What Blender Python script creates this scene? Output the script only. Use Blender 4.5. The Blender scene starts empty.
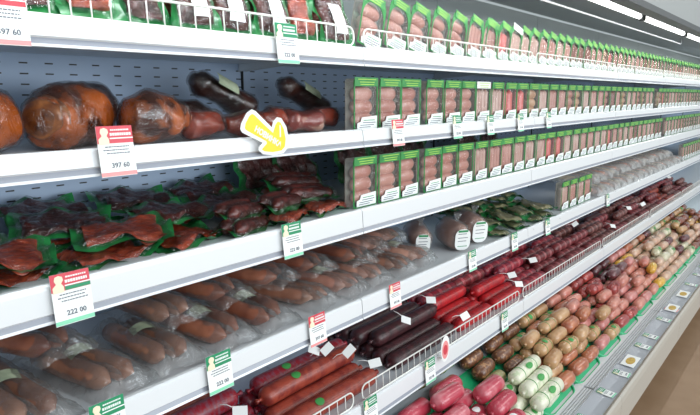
import bpy, math, random
from mathutils import Vector, Matrix, noise
PI = math.pi
random.seed(11)
scene = bpy.context.scene
COL = scene.collection
# ------------------------------------------------------------------ camera
FPX, CX, CY = 583.0, 350.0, 207.5
H = 1.60
pitch = math.atan(112.5 / FPX)
yaw = math.atan(490.0 / math.hypot(FPX, 112.5))
FW = Vector((math.cos(yaw) * math.cos(pitch), math.sin(yaw) * math.cos(pitch), -math.sin(pitch)))
RT = Vector((math.sin(yaw), -math.cos(yaw), 0))
UP = RT.cross(FW)
cam_d = bpy.data.cameras.new('camera')
cam = bpy.data.objects.new('camera', cam_d)
COL.objects.link(cam)
cam_d.sensor_width = 36
cam_d.lens = FPX / 700 * 36
cam_d.clip_start = 0.02
m3 = Matrix((RT, UP, -FW)).transposed()
cam.matrix_world = Matrix.Translation((0, 0, H)) @ m3.to_4x4()
scene.camera = cam


def at(x, y, Y):
    """photograph pixel -> point on the vertical plane at depth Y"""
    r = FW * FPX + RT * (x - CX) + UP * (CY - y)
    r = r * (Y / r.y)
    return Vector((r.x, r.y, H + r.z))


def atz(x, y, z):
    r = FW * FPX + RT * (x - CX) + UP * (CY - y)
    r = r * ((z - H) / r.z)
    return Vector((r.x, r.y, z))


# ------------------------------------------------------------------ light
w = bpy.data.worlds.new('world')
scene.world = w
w.use_nodes = True
w.node_tree.nodes['Background'].inputs[0].default_value = (0.84, 0.96, 1.0, 1)
w.node_tree.nodes['Background'].inputs[1].default_value = 0.48
scene.view_settings.view_transform = 'Standard'
scene.view_settings.look = 'None'
scene.view_settings.gamma = 1
scene.view_settings.use_curve_mapping = False
scene.view_settings.exposure = 0.0


def area(name, loc, rot, sx, sy, power, col):
    d = bpy.data.lights.new(name, 'AREA')
    d.shape = 'RECTANGLE'; d.size = sx; d.size_y = sy; d.energy = power; d.color = col
    o = bpy.data.objects.new(name, d); COL.objects.link(o)
    o.location = loc; o.rotation_euler = rot
    return o


# rows of store ceiling lamps over the aisle
area('aisle_light', (0.8, -1.9, 2.9), (math.radians(52), 0, 0), 4.5, 0.6, 36, (0.95, 0.98, 1.0))
area('aisle_light', (6.4, -1.9, 2.9), (math.radians(52), 0, 0), 5.5, 0.6, 52, (1.0, 0.98, 0.94))
# added low fill from the aisle side, brightens the back wall between shelves
area('wall_fill_light', (2.6, -5.0, 2.0), (math.radians(88), 0, 0), 9.0, 2.2, 330, (0.88, 0.95, 1.0))
# the case's own fluorescent tubes under the canopy lip
area('case_light', (0.2, 0.955, 2.022), (math.radians(22), 0, 0), 2.7, 0.03, 6, (0.9, 0.97, 1.0))
area('case_light', (5.6, 0.955, 2.022), (math.radians(22), 0, 0), 7.8, 0.03, 13, (0.96, 1.0, 1.0))


# ------------------------------------------------------------------ materials
MATS = {}


def lin(c):
    return tuple((v / 12.92 if v <= 0.04045 else ((v + 0.055) / 1.055) ** 2.4) for v in c)


def rgb(r, g, b):
    return lin((r / 255, g / 255, b / 255))


def mat(name, c, rough=0.5, c2=None, scale=20, bump=0.0, bscale=60, coat=0.0, metal=0.0, detail=3, lo=0.35, hi=0.65, stretch=None, emit=0):
    if name in MATS:
        return MATS[name]
    m = bpy.data.materials.new(name); m.use_nodes = True
    nt = m.node_tree; N = nt.nodes; L = nt.links
    b = N['Principled BSDF']
    b.inputs['Base Color'].default_value = (*c, 1)
    b.inputs['Roughness'].default_value = rough
    b.inputs['Metallic'].default_value = metal
    b.inputs['Coat Weight'].default_value = coat
    b.inputs['Coat Roughness'].default_value = 0.15
    tc = N.new('ShaderNodeTexCoord')
    src = tc.outputs['Object']
    oi = N.new('ShaderNodeObjectInfo')
    add = N.new('ShaderNodeVectorMath'); add.operation = 'ADD'
    L.new(src, add.inputs[0]); L.new(oi.outputs['Random'], add.inputs[1]); src = add.outputs[0]
    if stretch:
        mp = N.new('ShaderNodeMapping'); mp.inputs['Scale'].default_value = stretch
        L.new(src, mp.inputs['Vector']); src = mp.outputs[0]
    if c2 is not None:
        n = N.new('ShaderNodeTexNoise'); n.inputs['Scale'].default_value = scale; n.inputs['Detail'].default_value = detail
        L.new(src, n.inputs['Vector'])
        r = N.new('ShaderNodeMapRange'); r.inputs['From Min'].default_value = lo; r.inputs['From Max'].default_value = hi
        L.new(n.outputs['Fac'], r.inputs['Value'])
        mx = N.new('ShaderNodeMix'); mx.data_type = 'RGBA'
        mx.inputs['A'].default_value = (*c, 1); mx.inputs['B'].default_value = (*c2, 1)
        L.new(r.outputs['Result'], mx.inputs['Factor'])
        L.new(mx.outputs['Result'], b.inputs['Base Color'])
    if bump:
        n = N.new('ShaderNodeTexNoise'); n.inputs['Scale'].default_value = bscale; n.inputs['Detail'].default_value = 3
        L.new(src, n.inputs['Vector'])
        bp = N.new('ShaderNodeBump'); bp.inputs['Strength'].default_value = bump; bp.inputs['Distance'].default_value = 0.01
        L.new(n.outputs['Fac'], bp.inputs['Height']); L.new(bp.outputs[0], b.inputs['Normal'])
    if emit:
        b.inputs['Emission Color'].default_value = (*c, 1); b.inputs['Emission Strength'].default_value = emit
    MATS[name] = m
    return m


def film(name, tint=(1, 1, 1), base=0.05, gain=0.5, rough=0.12, bump=0.5, bscale=30, haze=0.0):
    if name in MATS:
        return MATS[name]
    m = bpy.data.materials.new(name); m.use_nodes = True
    nt = m.node_tree; N = nt.nodes; L = nt.links
    for n in list(N):
        if n.type == 'BSDF_PRINCIPLED':
            N.remove(n)
    out = [n for n in N if n.type == 'OUTPUT_MATERIAL'][0]
    t = N.new('ShaderNodeBsdfTransparent'); t.inputs[0].default_value = (*tint, 1)
    g = N.new('ShaderNodeBsdfAnisotropic') if False else N.new('ShaderNodeBsdfGlossy')
    g.inputs['Roughness'].default_value = rough
    tc = N.new('ShaderNodeTexCoord')
    n = N.new('ShaderNodeTexNoise'); n.inputs['Scale'].default_value = bscale; n.inputs['Detail'].default_value = 4; n.inputs['Distortion'].default_value = 1.2
    L.new(tc.outputs['Object'], n.inputs['Vector'])
    bp = N.new('ShaderNodeBump'); bp.inputs['Strength'].default_value = bump; bp.inputs['Distance'].default_value = 0.02
    s1 = N.new('ShaderNodeMath'); s1.operation = 'SUBTRACT'; L.new(n.outputs['Fac'], s1.inputs[0]); s1.inputs[1].default_value = 0.5
    s2 = N.new('ShaderNodeMath'); s2.operation = 'ABSOLUTE'; L.new(s1.outputs[0], s2.inputs[0])
    s3 = N.new('ShaderNodeMath'); s3.operation = 'POWER'; L.new(s2.outputs[0], s3.inputs[0]); s3.inputs[1].default_value = 0.7
    L.new(s3.outputs[0], bp.inputs['Height']); L.new(bp.outputs[0], g.inputs['Normal'])
    lw = N.new('ShaderNodeLayerWeight'); lw.inputs['Blend'].default_value = 0.35
    L.new(bp.outputs[0], lw.inputs['Normal'])
    mr = N.new('ShaderNodeMapRange'); mr.inputs['To Min'].default_value = base; mr.inputs['To Max'].default_value = gain
    L.new(lw.outputs['Fresnel'], mr.inputs['Value'])
    mx = N.new('ShaderNodeMixShader')
    L.new(mr.outputs['Result'], mx.inputs[0]); L.new(t.outputs[0], mx.inputs[1]); L.new(g.outputs[0], mx.inputs[2])
    last = mx
    if haze:
        d = N.new('ShaderNodeBsdfDiffuse'); d.inputs[0].default_value = (0.8, 0.82, 0.82, 1)
        m2 = N.new('ShaderNodeMixShader'); m2.inputs[0].default_value = haze
        L.new(mx.outputs[0], m2.inputs[1]); L.new(d.outputs[0], m2.inputs[2]); last = m2
    L.new(last.outputs[0], out.inputs[0])
    MATS[name] = m
    return m


def perforated(name, c):
    m = mat(name, c, 0.45)
    nt = m.node_tree; N = nt.nodes; L = nt.links
    b = N['Principled BSDF']
    tc = N.new('ShaderNodeTexCoord'); s = N.new('ShaderNodeSeparateXYZ'); L.new(tc.outputs['Object'], s.inputs[0])

    def mth(op, a, v):
        n = N.new('ShaderNodeMath'); n.operation = op; L.new(a, n.inputs[0])
        if hasattr(v, 'links') or hasattr(v, 'is_linked'):
            L.new(v, n.inputs[1])
        else:
            n.inputs[1].default_value = v
        return n.outputs[0]
    fx = mth('FRACT', mth('MULTIPLY', s.outputs['X'], 1 / 0.062), 0)
    fz = mth('FRACT', mth('MULTIPLY', s.outputs['Z'], 1 / 0.0262), 0)
    a = mth('LESS_THAN', fx, 0.33); bb = mth('LESS_THAN', fz, 0.14)
    k = mth('MULTIPLY', a, bb)
    mx = N.new('ShaderNodeMix'); mx.data_type = 'RGBA'
    mx.inputs['A'].default_value = (*c, 1); mx.inputs['B'].default_value = (0.01, 0.012, 0.015, 1)
    L.new(k, mx.inputs['Factor']); L.new(mx.outputs['Result'], b.inputs['Base Color'])
    return m


M_wall = perforated('perforated_steel', rgb(176, 196, 222))
M_upper = mat('upper_panel_grey', rgb(150, 158, 158), 0.5)
M_white = mat('white_enamel', rgb(222, 224, 226), 0.28, coat=0.3)
M_shelf = mat('shelf_white', rgb(222, 228, 232), 0.35)
M_strip = mat('grey_rail_strip', rgb(150, 154, 164), 0.25)
M_gap = mat('dark_gap', rgb(22, 24, 28), 0.8)
M_wire = mat('white_wire', rgb(232, 232, 226), 0.35)
M_fascia = mat('canopy_grey', rgb(150, 154, 154), 0.5)
M_soffit = mat('soffit_grey', rgb(150, 156, 154), 0.45)
M_lip = mat('dark_lip', rgb(70, 74, 76), 0.5)
M_tube = mat('lit_tube', (1, 1, 1), 0.5, emit=3.0)
M_floor = mat('floor_tan', rgb(158, 128, 100), 0.45, rgb(148, 118, 90), 6, detail=6)
M_bumper = mat('bumper_beige', rgb(176, 170, 160), 0.5)
M_ticketrail = mat('ticket_rail_grey', rgb(168, 172, 180), 0.25, coat=0.4)
M_deck = mat('deck_grey', rgb(176, 186, 192), 0.35)
M_kick = mat('kick_dark', rgb(60, 54, 50), 0.8)
M_greenT = mat('green_plastic', rgb(28, 172, 112), 0.35, coat=0.3)
M_greenC = mat('green_card', rgb(28, 120, 58), 0.4, rgb(44, 140, 66), 30)
M_greenD = mat('dark_green_card', rgb(22, 76, 50), 0.4, rgb(26, 92, 56), 30)
M_sheet = mat('green_sheet', rgb(22, 108, 54), 0.3, rgb(44, 144, 76), 24, coat=0.5)
M_yel = mat('lime_print', rgb(176, 214, 90), 0.4)
M_paper = mat('white_paper', rgb(238, 240, 238), 0.55)
M_paperG = mat('pale_label', rgb(196, 208, 178), 0.5, rgb(176, 190, 158), 60)
M_ink = mat('grey_ink', rgb(92, 100, 112), 0.6)
M_inkG = mat('green_ink', rgb(40, 140, 84), 0.5)
M_red = mat('tag_red', rgb(208, 66, 80), 0.45)
M_greenTag = mat('tag_green', rgb(22, 138, 92), 0.45)
M_mint = mat('tag_mint', rgb(136, 214, 176), 0.45)
M_pinkband = mat('tag_pink', rgb(236, 150, 150), 0.45)
M_cream = mat('cream_figure', rgb(236, 224, 196), 0.6)
M_yellow = mat('arrow_yellow', rgb(240, 214, 46), 0.45)
M_film = film('clear_film', base=0.03, gain=0.45, rough=0.15, bump=0.25)
M_wrap = film('crinkled_wrap', base=0.05, gain=0.55, rough=0.09, bump=0.9, bscale=20)
M_bag = film('vacuum_bag', tint=(0.94, 0.95, 0.95), base=0.05, gain=0.6, rough=0.09, bump=0.9, bscale=18, haze=0.06)
M_whitebag = film('milky_bag', base=0.04, gain=0.4, rough=0.2, bump=0.9, bscale=30, haze=0.30)
M_paneside = film('clear_side', tint=(0.80, 0.88, 0.86), base=0.08, gain=0.35, rough=0.15, bump=0.05, haze=0.22)


# ------------------------------------------------------------------ mesh building
class MB:
    def __init__(s):
        s.v = []; s.f = []; s.mi = []

    def add(s, vs, fs, mi=0, M=None):
        o = len(s.v)
        for p in vs:
            p = Vector(p)
            s.v.append(M @ p if M else p)
        for f in fs:
            s.f.append([i + o for i in f]); s.mi.append(mi)
        return s

    def box(s, x0, x1, y0, y1, z0, z1, mi=0, M=None):
        return s.add([(x0, y0, z0), (x1, y0, z0), (x1, y1, z0), (x0, y1, z0), (x0, y0, z1), (x1, y0, z1), (x1, y1, z1), (x0, y1, z1)],
                     [(0, 3, 2, 1), (4, 5, 6, 7), (0, 1, 5, 4), (1, 2, 6, 5), (2, 3, 7, 6), (3, 0, 4, 7)], mi, M)

    def tube(s, pts, r, n=6, closed=False, mi=0, M=None):
        P = [Vector(p) for p in pts]; m = len(P); vs = []
        for i, p in enumerate(P):
            a = P[(i - 1) % m] if (closed or i > 0) else P[i]
            b = P[(i + 1) % m] if (closed or i < m - 1) else P[i]
            d = (b - a).normalized()
            ref = Vector((0, 1, 0)) if abs(d.y) < 0.9 else Vector((1, 0, 0))
            u = d.cross(ref).normalized(); v = d.cross(u)
            rr = r[i] if isinstance(r, (list, tuple)) else r
            for k in range(n):
                t = 2 * PI * k / n
                vs.append(p + u * math.cos(t) * rr + v * math.sin(t) * rr)
        fs = []
        for i in range(m if closed else m - 1):
            j = (i + 1) % m
            for k in range(n):
                l = (k + 1) % n
                fs.append((i * n + k, i * n + l, j * n + l, j * n + k))
        if not closed:
            fs.append(tuple(range(n))[::-1]); fs.append(tuple((m - 1) * n + k for k in range(n)))
        return s.add(vs, fs, mi, M)

    def prism_xz(s, pts, y0, y1, mi=0, M=None):
        n = len(pts)
        vs = [(p[0], y0, p[1]) for p in pts] + [(p[0], y1, p[1]) for p in pts]
        fs = [tuple(range(n)), tuple(range(2 * n - 1, n - 1, -1))] + [(i, i + n, (i + 1) % n + n, (i + 1) % n) for i in range(n)]
        return s.add(vs, fs, mi, M)

    def extr_x(s, pts, x0, x1, mis=None, M=None):
        """profile of (y, z) points swept along x"""
        n = len(pts)
        vs = [(x0, p[0], p[1]) for p in pts] + [(x1, p[0], p[1]) for p in pts]
        for i in range(n):
            s.add(vs, [(i, (i + 1) % n, (i + 1) % n + n, i + n)], mis[i] if mis else 0, M)
        s.add(vs, [tuple(range(n))[::-1], tuple(range(n, 2 * n))], 0, M)
        return s

    def lathe(s, prof, n=14, disp=None, bend=0.0, mi=0, M=None, squash=1.0):
        """profile of (x, r) round the x axis; ends closed"""
        vs = []; fs = []
        L = prof[-1][0] - prof[0][0]
        for i, (x, r) in enumerate(prof):
            for k in range(n):
                t = 2 * PI * k / n
                p = Vector((x, r * math.cos(t), r * math.sin(t) * squash))
                if disp:
                    p = p + Vector((0, math.cos(t), math.sin(t))) * disp(p, r)
                if bend:
                    q = (x - prof[0][0]) / L - 0.5
                    p.y += bend * (0.25 - q * q) * 4
                vs.append(p)
        m = len(prof)
        for i in range(m - 1):
            for k in range(n):
                l = (k + 1) % n
                fs.append((i * n + k, i * n + l, (i + 1) * n + l, (i + 1) * n + k))
        fs.append(tuple(range(n))[::-1]); fs.append(tuple((m - 1) * n + k for k in range(n)))
        return s.add(vs, fs, mi, M)

    def grid(s, nu, nv, fn, mi=0, M=None):
        vs = [fn(i / nu, j / nv) for i in range(nu + 1) for j in range(nv + 1)]
        fs = [(i * (nv + 1) + j, (i + 1) * (nv + 1) + j, (i + 1) * (nv + 1) + j + 1, i * (nv + 1) + j + 1) for i in range(nu) for j in range(nv)]
        return s.add(vs, fs, mi, M)

    def build(s, name, mats, parent=None, smooth=False):
        me = bpy.data.meshes.new(name)
        me.from_pydata([tuple(v) for v in s.v], [], s.f)
        for m in (mats if isinstance(mats, (list, tuple)) else [mats]):
            me.materials.append(m)
        if any(s.mi):
            me.polygons.foreach_set('material_index', s.mi)
        if smooth:
            me.polygons.foreach_set('use_smooth', [True] * len(s.f))
        me.update()
        o = bpy.data.objects.new(name, me); COL.objects.link(o)
        if parent:
            o.parent = parent
        return o


LABELS = {}


def tag(o, label, cat, group=None, kind=None):
    if label:
        o['label'] = label
    if cat:
        o['category'] = cat
    if group:
        o['group'] = group
    if kind:
        o['kind'] = kind
    return o


def thing(name, label, cat, loc=(0, 0, 0), rot=(0, 0, 0), group=None):
    o = bpy.data.objects.new(name, None); COL.objects.link(o)
    o.empty_display_size = 0.02
    o.location = loc; o.rotation_euler = rot
    return tag(o, label, cat, group)


def kids(o):
    return KID.get(o.name, [])


KID = {}


def freeze(root):
    """remember a source thing's parts, so that copies need no scene update"""
    KID[root.name] = [c for c in COL.objects if c.parent == root]
    for c in KID[root.name]:
        KID[c.name] = [d for d in COL.objects if d.parent == c]
    return root


def copy_tree(o, loc, rot, label, group=None, skip=()):
    r = o.copy(); COL.objects.link(r)
    r.location = loc; r.rotation_euler = rot
    r['label'] = label
    if group:
        r['group'] = group
    for ch in KID.get(o.name, []):
        if ch.name.split('.')[0] in skip:
            continue
        c = ch.copy(); COL.objects.link(c); c.parent = r
        for g in KID.get(ch.name, []):
            d = g.copy(); COL.objects.link(d); d.parent = c
    return r


class Stock:
    """places the source thing the first time and copies afterwards"""
    def __init__(s, root):
        s.root = freeze(root); s.used = False

    def put(s, loc, rot, label, group=None, skip=()):
        if not s.used:
            s.used = True
            s.root.location = loc; s.root.rotation_euler = rot; s.root['label'] = label
            if group:
                s.root['group'] = group
            return s.root
        return copy_tree(s.root, loc, rot, label, group, skip)


ORD = ['first', 'second', 'third', 'fourth', 'fifth', 'sixth', 'seventh', 'eighth', 'ninth', 'tenth', 'eleventh', 'twelfth', 'thirteenth',
       'fourteenth', 'fifteenth', 'sixteenth', 'seventeenth', 'eighteenth', 'nineteenth', 'twentieth', 'twenty-first', 'twenty-second',
       'twenty-third', 'twenty-fourth', 'twenty-fifth', 'twenty-sixth', 'twenty-seventh', 'twenty-eighth', 'twenty-ninth', 'thirtieth']

for tens, tn in (('thirty', 'thirtieth'), ('forty', 'fortieth'), ('fifty', 'fiftieth'), ('sixty', 'sixtieth')):
    if tens != 'thirty':
        ORD.append(tn)
    ORD += [tens + '-' + ORD[k] for k in range(9)]

# ------------------------------------------------------------------ the setting
fl = MB().box(-4, 14, -5, 2.2, -0.05, 0).build('floor', M_floor)
tag(fl, 'tan brown shop floor in front of the meat case', None, kind='structure')

# ------------------------------------------------------------------ refrigerated case
case = thing('refrigerated_display_case', 'long white open refrigerated case with five shelves and slotted grey back panel', 'display case')
SE = [1.325 + 1.245 * k for k in range(-2, 8)]      # module seams
BACK, FRONT = 1.57, 1.05
TOPZ = [1.732, 1.503, 1.268, 0.990, 0.638]           # shelf tops
BOTZ = [1.680, 1.452, 1.196, 0.926, 0.563]
for i in range(len(SE) - 1):
    a, b = SE[i], SE[i + 1]
    x0, x1 = a + 0.0015, b - 0.0015
    p = MB().box(x0, x1, BACK, BACK + 0.02, 0.50, 1.80).build('back_panel', M_wall, case)
    MB().box(x0 - 0.004, x0 + 0.004, BACK - 0.004, BACK, 0.5, 1.80).build('upright_slot', M_gap, p)
    MB().box(x0, x1, BACK, BACK + 0.02, 1.80, 2.10).build('upper_back_panel', M_upper, case)
    for s in range(5):
        t, bt = TOPZ[s], BOTZ[s]
        sh = MB().box(x0, x1, FRONT + 0.012, BACK - 0.004, t - 0.030, t - 0.008).build('shelf', M_shelf, case)
        fz, fb = t, bt
        prof = [(FRONT + 0.016, t - 0.008), (FRONT + 0.012, t), (FRONT + 0.002, t), (FRONT - 0.003, t - 0.004), (FRONT - 0.004, t - 0.010),
                (FRONT - 0.0075, bt + 0.018), (FRONT - 0.004, bt + 0.015), (FRONT - 0.008, bt + 0.005), (FRONT - 0.010, bt), (FRONT + 0.016, bt)]
        MB().extr_x(prof, x0, x1, [0, 0, 0, 0, 0, 0, 1, 0, 0, 0]).build('price_rail', [M_white, M_strip], sh)
        for xx in (x0 + 0.012, x1 - 0.012):
            pr = [(BACK - 0.004, t - 0.03), (BACK - 0.004, t - 0.055), (FRONT + 0.30, t - 0.038), (FRONT + 0.26, t - 0.03)]
            MB().extr_x(pr, xx - 0.0015, xx + 0.0015).build('bracket', M_shelf, sh)
XA, XB = SE[0], SE[-1]
# canopy
MB().extr_x([(1.59, 2.12), (1.59, 2.16), (0.86, 2.16), (0.86, 2.05), (0.90, 2.05), (0.90, 2.075), (1.00, 2.075), (1.30, 2.11)], XA, XB).build('canopy_soffit', M_soffit, case)
MB().extr_x([(0.855, 2.075), (0.845, 2.6), (0.80, 2.6), (0.83, 2.055)], XA, XB).build('canopy_fascia', M_fascia, case)
MB().extr_x([(0.900, 2.060), (0.900, 2.040), (0.826, 2.040), (0.829, 2.075)], XA, XB).build('canopy_lip', M_lip, case)
x = XA + 0.05
while x < XB - 1.2:
    f = MB().box(x, x + 1.2, 0.935, 0.975, 2.060, 2.074).build('lamp_fitting', M_white, case)
    MB().tube([(x + 0.02, 0.955, 2.048), (x + 1.18, 0.955, 2.048)], 0.015, 8).build('lamp_tube', M_tube, f, True)
    for ex in (x + 0.008, x + 1.192):
        MB().box(ex - 0.008, ex + 0.008, 0.938, 0.972, 2.030, 2.062).build('lamp_holder', M_lip, f)
    x += 1.245
MB().tube([(XA, 1.10, 2.027), (5.75, 1.10, 2.027), (5.82, 1.11, 2.035), (5.86, 1.12, 2.08)], 0.0055, 8).build('blind_rail', M_white, case, True)
# lower deck, inclined towards the aisle
SL = math.radians(31)
DY0, DZ0 = 0.765, 0.288
def deck_pt(u, n=0.0):
    return DY0 + u * math.cos(SL) - n * math.sin(SL), DZ0 + u * math.sin(SL) + n * math.cos(SL)
a0 = deck_pt(0); a1 = deck_pt(0.62); b1 = deck_pt(0.62, -0.02)
for i in range(len(SE) - 1):
    x0, x1 = SE[i] + 0.001, SE[i + 1] - 0.001
    d = MB().extr_x([a0, a1, (1.57, a1[1]), (1.57, 0.12), (0.62, 0.12), (0.62, 0.26), (0.765, 0.26)], x0, x1).build('deck', M_deck, case)
    MB().extr_x([(0.742, 0.30), (0.775, 0.30), (0.775, 0.265), (0.742, 0.265)], x0, x1).build('deck_lip', M_white, d)
    g = MB()
    g.box(x0 + 0.01, x1 - 0.01, 0.694, 0.741, 0.262, 0.2900, 1)
    for yy in (0.694, 0.7055, 0.717, 0.7285, 0.739):
        g.box(x0 + 0.01, x1 - 0.01, yy, yy + 0.0022, 0.290, 0.299, 0)
    n = int((x1 - x0) / 0.013)
    for k in range(n):
        xx = x0 + 0.012 + k * 0.013
        g.box(xx, xx + 0.0028, 0.694, 0.742, 0.2895, 0.2975, 0)
    g.build('air_grille', [M_white, M_gap], case)
    MB().extr_x([(0.694, 0.299), (0.690, 0.302), (0.640, 0.297), (0.592, 0.296), (0.592, 0.26), (0.694, 0.26)], x0, x1).build('ticket_rail', M_ticketrail, case)
    MB().extr_x([(0.592, 0.302), (0.586, 0.304), (0.577, 0.296), (0.574, 0.27), (0.580, 0.135), (0.60, 0.12), (0.60, 0.296)], x0, x1).build('front_bumper', M_bumper, case)
MB().box(XA, XB, 0.68, 1.59, 0.0, 0.12).build('kick_plinth', M_kick, case)

# ------------------------------------------------------------------ wire fences
def make_fence(name, L, h, pitch, y, z):
    t = thing(name, '', 'fence')
    r = 0.012
    def arc(cx, cz, a0, a1):
        return [(cx + 0.02 * math.cos(a0 + (a1 - a0) * k / 4), 0, cz + 0.02 * math.sin(a0 + (a1 - a0) * k / 4)) for k in range(5)]
    pts = arc(0.02, 0.02, PI * 1.5, PI)[0:5] + arc(0.02, h - 0.02, PI, PI / 2) + arc(L - 0.02, h - 0.02, PI / 2, 0) + arc(L - 0.02, 0.02, 0, -PI / 2)
    MB().tube(pts, 0.0028, 6, True).build('frame', M_wire, t, True)
    n = int(L / pitch)
    for k in range(1, n):
        xx = L * k / n
        MB().tube([(xx, 0, 0.001), (xx, 0, h - 0.001)], 0.0016, 5).build('wire', M_wire, t, True)
    return t


f1 = Stock(make_fence('wire_fence', 1.20, 0.050, 0.037, 0, 0))
fence_names = ['far left', 'second', 'third', 'fourth', 'fifth', 'sixth', 'seventh']
for k in range(1, 7):
    s = SE[k] + 0.022
    where = {1: 'in front of the green vacuum packs at the left', 2: 'in front of the first leaning sausage trays'}.get(k, None)
    lab = f'white wire fence {where}' if where else f'white wire fence on the top shelf, {ORD[k-1]} section from the left'
    f1.put((s, FRONT + 0.010, TOPZ[0] + 0.0025), (math.radians(-4), 0, 0), lab, 'white wire fences along the top shelf')
for k in range(1, 7):
    s = SE[k] + 0.022
    f1.put((s, FRONT + 0.010, TOPZ[4] + 0.0025), (math.radians(-4), 0, 0), f'white wire fence of the salami shelf, {ORD[k-1]} from the left', 'white wire fences along the salami shelf')


# ------------------------------------------------------------------ upright sausage trays
def outline(w, h, rt, z0=0.0, n=6, rb=0.004):
    """closed outline in (x, z): counter-clockwise from bottom left"""
    P = []
    for cx, cz, r, a in ((-w / 2 + rb, z0 + rb, rb, PI), (w / 2 - rb, z0 + rb, rb, 1.5 * PI), (w / 2 - rt, z0 + h - rt, rt, 0), (-w / 2 + rt, z0 + h - rt, rt, PI / 2)):
        for k in range(n + 1):
            t = a + PI / 2 * k / n
            P.append((cx + r * math.cos(t), cz + r * math.sin(t)))
    return P


def ring(mb, A, B, yA, yB, mi=0):
    n = len(A)
    vs = [(p[0], yA, p[1]) for p in A] + [(p[0], yB, p[1]) for p in B]
    mb.add(vs, [(i, (i + 1) % n, (i + 1) % n + n, i + n) for i in range(n)], mi)


def lump(name, L, R, m, parent, loc, seed, axis='x', squash=1.0, rough=0.1, n=12, bend=0.0, ends=0.5):
    prof = []
    K = 9
    for k in range(K + 1):
        t = k / K
        xx = -L / 2 + L * t
        d = min(t, 1 - t) * L
        r = R * math.sqrt(max(0.0, 1 - (1 - min(d / (R * ends * 1.6), 1)) ** 2)) if d < R * ends * 1.6 else R
        prof.append((xx, max(r, R * 0.12)))
    sv = Vector((seed * 3.1, seed * 1.7, 0))
    mb = MB().lathe(prof, n, lambda p, r: (noise.noise(p * 22 + sv)) * R * rough, bend, squash=squash)
    M = {'x': Matrix.Identity(4), 'z': Matrix.Rotation(-PI / 2, 4, 'Y'), 'y': Matrix.Rotation(PI / 2, 4, 'Z')}[axis]
    M = Matrix.Translation(loc) @ M
    mb.v = [M @ v for v in mb.v]
    return mb.build(name, m, parent, True)


PINK = mat('pink_sausage', rgb(198, 150, 138), 0.35, rgb(178, 122, 110), 12, coat=0.3)
PALE = mat('pale_pink_sausage', rgb(206, 176, 164), 0.35, rgb(188, 146, 134), 14, coat=0.3)
RED = mat('red_pink_sausage', rgb(222, 122, 118), 0.35, rgb(206, 104, 100), 14, coat=0.3)
BEIGE = mat('beige_sausage', rgb(204, 168, 140), 0.35, rgb(182, 140, 112), 14, coat=0.3)
BROWN = mat('brown_sausage', rgb(150, 92, 74), 0.35, rgb(122, 66, 52), 14, coat=0.3)
BLACKT = mat('tray_inner', rgb(176, 164, 156), 0.5)
M_header = mat('header_green', rgb(44, 128, 64), 0.4, rgb(64, 152, 78), 40)
W, HH, TD = 0.116, 0.152, 0.034


def make_tray(m, style, arch, seed, head=None):
    t = thing('sausage_tray', '', 'packaged sausages')
    # tray shell: back wall and rim walls of dark green plastic
    O = outline(W, HH, 0.010 if not arch else 0.03)
    top = 0.018
    fw = 0.0055
    I = outline(W - 2 * fw, HH - top - fw, 0.006 if not arch else 0.046, fw)
    mb = MB()
    ring(mb, O, O, -TD, -0.002)
    mb.build('clear_shell', M_paneside, t)
    n = len(O)
    bk = MB()
    bk.prism_xz(O, -0.002, 0)
    bk.build('backing_card', BLACKT, t)
    fr = MB()
    ring(fr, O, I, -TD - 0.0004, -TD - 0.0004); ring(fr, O, I, -TD + 0.001, -TD + 0.001)
    ring(fr, I, I, -TD - 0.0004, -TD + 0.001); ring(fr, O, O, -TD - 0.0004, -TD + 0.001)
    fr.build('green_frame', M_greenC, t)
    MB().add([(p[0], -TD, p[1]) for p in I], [tuple(range(n))]).build('clear_lid', M_film, t)
    hd = MB().box(-W / 2 + (0.012 if arch else 0.002), W / 2 - (0.012 if arch else 0.002), -TD - 0.0022, -TD - 0.001, HH - 0.022, HH + 0.004).build('header_card', head or M_header, t)
    for k, (zz, l) in enumerate(((HH - 0.002, 0.8), (HH - 0.010, 0.66), (HH - 0.017, 0.62))):
        MB().box(-W / 2 * l + 0.006, W / 2 * l - (0.012 if arch else 0), -TD - 0.0028, -TD - 0.0022, zz - 0.0011, zz + 0.0011).build('printed_line', M_yel, hd)
    # contents
    if style == 'stack':
        zz = 0.030; R = 0.0235
        for k in range(3):
            lump('sausage', W - 0.014, R, m, t, (random.uniform(-.003, .003), -0.0195, zz + k * 0.039), seed + k, 'x', 0.95, 0.18, ends=0.9).scale = (1, 0.72, 1)
    elif style == 'sticks':
        for k in range(4):
            lump('sausage', HH - top - 0.010, 0.0132, m, t, (-0.0395 + k * 0.0263, -0.018, (HH - top) / 2 + 0.001), seed + k, 'z', 1, 0.06, ends=0.9)
    else:
        lump('sausage', HH - top - 0.016, 0.024, m, t, (-0.024, -0.018, (HH - top) / 2 + 0.001), seed, 'z', 1, 0.05).scale = (1, 0.6, 1)
        lump('sausage', HH - top - 0.016, 0.024, m, t, (0.024, -0.018, (HH - top) / 2 + 0.001), seed + 1, 'z', 1, 0.05).scale = (1, 0.6, 1)
    # white label at the foot
    lb = MB().prism_xz([(-W / 2 + 0.014, 0.004), (W / 2 - 0.006, 0.004), (W / 2 - 0.006, 0.043), (-W / 2 + 0.036, 0.039), (-W / 2 + 0.030, 0.026), (-W / 2 + 0.014, 0.022)], -TD - 0.0022, -TD - 0.0014).build('label', M_paper, t)
    tx = MB()
    for k, (zz, a, b) in enumerate(((0.030, -0.014, 0.040), (0.023, -0.018, 0.044), (0.016, -0.030, 0.036), (0.010, -0.034, 0.020))):
        tx.box(a, b, -TD - 0.0027, -TD - 0.0022, zz - 0.0011, zz + 0.0011, 1 if k == 0 else 0)
    tx.build('printed_text', [M_ink, M_inkG], lb)
    return t


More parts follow.
